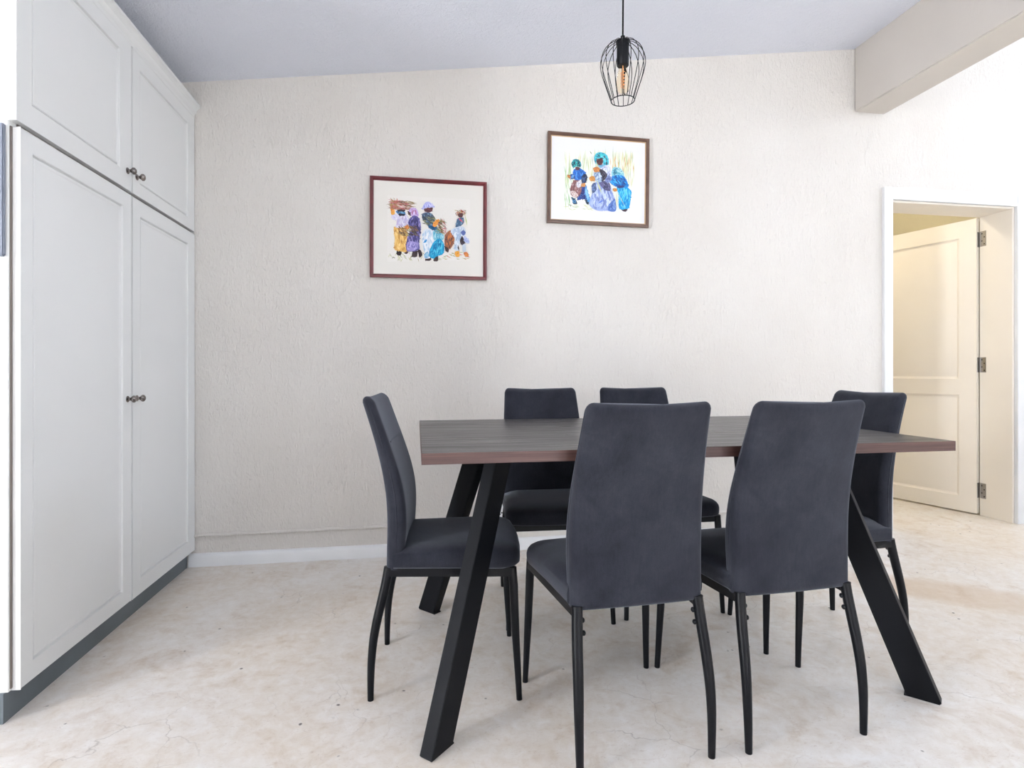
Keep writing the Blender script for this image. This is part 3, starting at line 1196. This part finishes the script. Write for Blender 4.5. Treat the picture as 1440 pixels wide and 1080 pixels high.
s.twigs(95, 390, 140, 260, 95, [(140, 90, 80), (180, 120, 110), (190, 90, 110), (110, 80, 70), (205, 160, 140), (150, 130, 90)], 190, 5, 16, 11)
s.twigs(80, 200, 110, 230, 24, [(190, 110, 90), (160, 130, 80)], 90, 50, 40, 8)
# second figure in violet
s.blob([(410, 860), (470, 860), (465, 940), (395, 940)], (60, 45, 45), DK, 6)
s.blob([(480, 840), (520, 850), (540, 920), (500, 950)], (58, 44, 46))
s.blob([(345, 290), (390, 240), (460, 260), (490, 350), (440, 375), (380, 350)], (190, 165, 215), [(160, 125, 185), (215, 195, 230), (170, 110, 150)], 12, 90, 20)
s.blob([(335, 290), (370, 310), (375, 360), (345, 330)], (75, 50, 50))
s.blob([(370, 390), (430, 350), (495, 390), (520, 500), (510, 640), (495, 720), (500, 830), (420, 865), (320, 855), (315, 760), (335, 640), (385, 560), (340, 460)],
       (88, 84, 142), [(60, 58, 112), (118, 112, 170), (72, 66, 122), (150, 140, 196), (50, 46, 90)], 46, 150, 26)
s.blob([(330, 740), (400, 720), (480, 760), (440, 850), (330, 850)], (150, 140, 195), [(180, 170, 215), (110, 104, 168)], 14, 90, 22)
s.twigs(220, 470, 500, 640, 46, [(80, 65, 55), (130, 100, 70), (150, 150, 90), (60, 50, 50)], 170, 25, 35, 12)
s.blob([(290, 510), (330, 490), (355, 525), (320, 555)], (200, 120, 60), OR, 5, 40, 14)
# third figure with the sun hat
s.blob([(590, 950), (665, 955), (655, 1000), (590, 995)], (65, 48, 45), DK, 5)
s.blob([(710, 920), (765, 925), (765, 1005), (710, 1000)], (70, 55, 50), DK, 5)
s.blob([(545, 600), (600, 540), (720, 560), (720, 700), (690, 860), (650, 960), (570, 960), (580, 860), (545, 760)], (226, 230, 236),
       [(200, 214, 230), (240, 242, 244), (180, 205, 226)], 26, 190, 30)
s.blob([(700, 580), (780, 560), (850, 640), (840, 700), (770, 690), (710, 700)], (120, 190, 208), [(80, 160, 190), (170, 215, 225)], 16, 90, 22)
s.blob([(720, 720), (790, 680), (845, 740), (858, 850), (830, 915), (760, 930), (700, 970), (640, 930), (660, 820)], (20, 145, 190),
       [(8, 110, 160), (50, 175, 212), (10, 130, 180), (90, 195, 220)], 34, 150, 26, 100)
s.blob([(560, 735), (600, 695), (595, 735)], (40, 140, 205))
s.blob([(575, 905), (625, 870), (630, 950), (580, 960)], (120, 170, 205), [(160, 200, 220)], 5)
s.blob([(540, 330), (600, 305), (670, 320), (720, 400), (710, 460), (760, 520), (700, 550), (640, 530), (600, 460), (545, 410)], (78, 96, 120),
       [(50, 64, 90), (110, 140, 165), (60, 70, 84)], 24, 100, 22, 60)
s.twigs(560, 720, 370, 470, 26, [(110, 115, 85), (70, 75, 65), (150, 150, 110)], 130, 30, 30, 12)
s.blob([(630, 500), (720, 500), (770, 545), (690, 560)], (30, 90, 130), [(15, 70, 110)], 6, 70, 18, 20)
s.twigs(740, 880, 420, 600, 60, [(80, 70, 60), (130, 110, 80), (150, 160, 100), (190, 90, 100)], 140, 40, 40, 9)
s.blob([(695, 470), (745, 410), (790, 415), (770, 450), (735, 510), (705, 510)], (228, 150, 66), OR, 6, 60, 18, 120)
s.blob([(570, 240), (680, 220), (685, 280), (640, 305), (580, 290)], (95, 55, 60), [(120, 70, 70), (70, 40, 50)], 8, 50, 18)
s.blob([(540, 262), (570, 180), (630, 150), (680, 185), (710, 225), (660, 235), (600, 240)], (176, 178, 226), [(140, 148, 214), (206, 206, 238)], 14, 80, 20, 60)
# fourth figure bending
s.twigs(1020, 1180, 270, 340, 36, [(110, 110, 60), (170, 150, 80), (190, 80, 80), (80, 80, 60)], 80, 10, 60, 9)
s.blob([(1065, 320), (1130, 320), (1120, 370), (1070, 370)], (90, 60, 60))
s.blob([(1050, 400), (1130, 380), (1145, 450), (1080, 510), (1025, 525)], (72, 100, 130), [(50, 76, 110), (110, 140, 165)], 8, 90, 20, 110)
s.stroke(1060, 380, 1135, 450, 26, (190, 80, 100))
s.stroke(1160, 340, 1195, 500, 18, (190, 200, 140))
s.blob([(870, 640), (950, 560), (1000, 640), (1000, 740), (940, 830), (870, 800)], (150, 96, 66), [(200, 120, 66), (90, 62, 60), (120, 80, 70)], 20, 110, 26)
s.blob([(950, 570), (1060, 510), (1150, 520), (1170, 620), (1110, 660), (1080, 740), (1060, 860), (1000, 830), (1020, 690)], (206, 216, 228),
       [(180, 196, 216), (228, 232, 238), (160, 180, 205)], 26, 120, 28)
s.blob([(1100, 590), (1140, 560), (1170, 600), (1135, 640)], (90, 104, 160))
s.blob([(1085, 720), (1120, 650), (1160, 740), (1120, 780)], (75, 66, 78), DK, 5)
s.blob([(1150, 640), (1220, 710), (1215, 755), (1150, 720)], (180, 190, 220), [(150, 160, 205)], 6)
s.blob([(1125, 780), (1165, 770), (1175, 870), (1130, 870)], (196, 206, 218))
s.blob([(870, 800), (920, 830), (915, 885), (875, 850)], (66, 52, 52))
s.stroke(1055, 770, 1075, 870, 22, (60, 46, 50))
s.blob([(1015, 880), (1070, 865), (1080, 940), (1030, 945)], (222, 160, 60), OR, 5, 40, 14)
s.blob([(1140, 890), (1190, 880), (1215, 930), (1170, 945)], (190, 110, 60), OR, 5, 40, 14)
s.stroke(112, 970, 130, 940, 9, (60, 60, 60)); s.stroke(130, 945, 160, 965, 9, (60, 60, 60))
s.build(p1, -0.008)

# ---- second sheet
s = Sheet(594, 540, 0.000379, 0.000366, 0.062, 9)
s.poly([(80, 80), (1150, 120), (1150, 1000), (80, 985)], (232, 234, 226))
s.twigs(90, 1140, 160, 560, 120, [(214, 218, 180), (200, 208, 160), (222, 214, 170), (190, 200, 165), (226, 226, 200)], 330, 90, 7, 14)
s.twigs(740, 1130, 160, 420, 20, [(214, 170, 110), (196, 180, 110), (206, 150, 90)], 190, 92, 6, 10)
s.twigs(90, 180, 380, 900, 20, [(150, 190, 140), (176, 200, 150)], 230, 86, 9, 10)
s.twigs(90, 500, 900, 980, 16, [(206, 206, 150), (186, 196, 150)], 130, 10, 25, 9)
s.stroke(455, 95, 490, 150, 12, (110, 115, 70)); s.stroke(490, 160, 500, 320, 9, (130, 150, 90))
# left figure
s.blob([(185, 790), (240, 820), (275, 890), (215, 890), (200, 840)], (45, 62, 78), [(80, 140, 190), (30, 40, 50)], 8)
s.blob([(400, 800), (450, 860), (440, 905), (400, 870)], (40, 56, 70))
s.blob([(330, 640), (400, 610), (430, 720), (465, 820), (420, 830), (340, 820), (270, 830)], (46, 70, 134), [(30, 48, 104), (80, 130, 190), (56, 60, 120)], 26, 140, 24)
s.blob([(400, 620), (470, 850), (440, 860), (390, 740)], (90, 150, 205), [(140, 190, 225)], 8)
s.blob([(215, 550), (300, 530), (340, 600), (330, 720), (280, 790), (200, 780), (165, 680)], (126, 84, 84), [(150, 106, 104), (100, 64, 68), (176, 150, 150)], 22, 110, 24)
s.blob([(260, 580), (320, 540), (335, 620), (280, 650)], (206, 204, 212), [(170, 160, 180), (226, 226, 230)], 8, 60, 20)
s.blob([(175, 710), (230, 700), (290, 770), (220, 785)], (206, 190, 186), [(170, 130, 120), (226, 216, 214)], 8, 60, 18)
s.blob([(205, 420), (230, 370), (310, 360), (400, 430), (350, 520), (250, 535), (215, 500)], (46, 110, 190), [(24, 76, 150), (90, 150, 215), (30, 96, 184)], 22, 90, 24)
s.blob([(165, 455), (225, 450), (230, 510), (170, 520)], (40, 70, 125), [(100, 150, 205)], 5)
s.blob([(340, 480), (390, 440), (420, 490), (400, 570), (350, 590), (335, 540)], (36, 44, 72), [(70, 90, 130)], 6)
s.blob([(120, 460), (165, 465), (165, 510), (135, 500)], (150, 110, 66), OR, 4, 30, 12)
s.blob([(335, 590), (385, 585), (390, 635), (330, 630)], (196, 140, 90), OR, 4, 30, 12)
s.blob([(245, 340), (300, 345), (300, 380), (250, 385)], (90, 50, 60))
s.blob([(180, 290), (215, 230), (270, 225), (320, 270), (320, 340), (260, 330), (210, 350)], (42, 120, 130), [(30, 70, 84), (60, 180, 180), (40, 54, 66), (70, 196, 190)], 20, 70, 22)
# right figure, stooping
s.blob([(920, 940), (1040, 950), (1010, 1010), (960, 1000)], (66, 46, 52), DK, 4)
s.blob([(870, 640), (990, 620), (1090, 700), (1085, 800), (1060, 950), (1000, 975), (920, 970), (900, 900), (905, 760)], (26, 150, 206),
       [(10, 120, 186), (70, 184, 222), (20, 136, 200), (110, 200, 222)], 40, 180, 26)
s.blob([(790, 480), (880, 440), (990, 490), (1050, 620), (1000, 650), (880, 640), (800, 600), (760, 560)], (30, 124, 196),
       [(20, 84, 150), (70, 165, 220), (16, 100, 180), (50, 60, 120)], 34, 120, 26, 40)
s.blob([(880, 620), (985, 620), (960, 650), (890, 655)], (50, 56, 110))
s.blob([(785, 420), (820, 340), (900, 350), (960, 400), (980, 475), (900, 445), (800, 470)], (140, 198, 208), [(80, 160, 180), (180, 220, 224), (40, 100, 130)], 20, 90, 20, 30)
s.blob([(810, 660), (870, 665), (865, 705), (820, 700)], (180, 130, 70), OR, 4, 30, 12)
s.stroke(880, 720, 1010, 960, 9, (190, 190, 150))
s.stroke(860, 720, 880, 960, 14, (210, 205, 150))
# middle figure
s.blob([(520, 590), (600, 560), (760, 600), (800, 720), (850, 860), (855, 1000), (700, 995), (560, 990), (455, 900), (500, 720)], (150, 166, 210),
       [(190, 204, 232), (116, 130, 186), (206, 216, 238), (134, 150, 200), (170, 186, 224)], 60, 200, 34)
s.blob([(760, 900), (840, 830), (855, 1000), (740, 995)], (84, 112, 176), [(60, 90, 160), (130, 160, 210)], 12, 110, 22)
s.stroke(580, 890, 680, 830, 22, (80, 110, 200))
s.blob([(490, 610), (540, 580), (560, 680), (500, 730)], (70, 84, 120), [(100, 120, 165)], 6)
s.blob([(600, 560), (740, 560), (775, 690), (700, 690), (640, 640)], (78, 78, 112), [(54, 56, 86), (120, 116, 150), (100, 96, 140)], 16, 110, 22, 60)
s.blob([(525, 430), (600, 400), (650, 480), (640, 560), (560, 560), (525, 500)], (150, 172, 198), [(110, 130, 165), (196, 210, 224)], 14, 90, 24)
s.blob([(620, 340), (720, 310), (780, 400), (780, 500), (740, 560), (690, 480), (640, 420)], (206, 210, 228), [(180, 186, 214), (226, 230, 240), (150, 160, 196)], 18, 120, 26)
s.blob([(690, 500), (750, 460), (785, 520), (740, 580), (690, 550)], (130, 144, 190), [(90, 100, 150)], 8)
s.blob([(595, 385), (650, 380), (720, 450), (690, 520), (640, 555), (640, 480)], (56, 52, 66), [(36, 34, 44), (84, 80, 96)], 12, 90, 22, 60)
s.blob([(510, 360), (560, 335), (605, 365), (590, 410), (530, 415)], (176, 116, 70), OR, 7, 40, 16)
s.blob([(450, 500), (500, 475), (535, 500), (530, 545), (470, 550)], (180, 126, 66), OR, 7, 40, 16)
s.stroke(560, 530, 625, 720, 20, (206, 206, 140)); s.stroke(600, 600, 640, 760, 14, (190, 196, 150))
s.blob([(580, 310), (640, 300), (690, 310), (620, 350)], (130, 180, 205), [(90, 150, 190)], 5)
s.blob([(555, 230), (640, 210), (660, 260), (620, 310), (575, 300)], (84, 52, 54), [(120, 72, 64), (56, 38, 44)], 9, 50, 18)
s.blob([(520, 200), (560, 130), (640, 120), (710, 160), (740, 240), (730, 305), (660, 300), (660, 230), (620, 205), (560, 220), (545, 290)], (70, 176, 196),
       [(40, 120, 140), (110, 205, 215), (50, 80, 100), (60, 190, 196)], 34, 90, 24, 45, 50)
s.stroke(130, 910, 200, 915, 8, (120, 120, 110)); s.stroke(170, 900, 175, 950, 8, (110, 110, 100))
s.build(p2, -0.008)
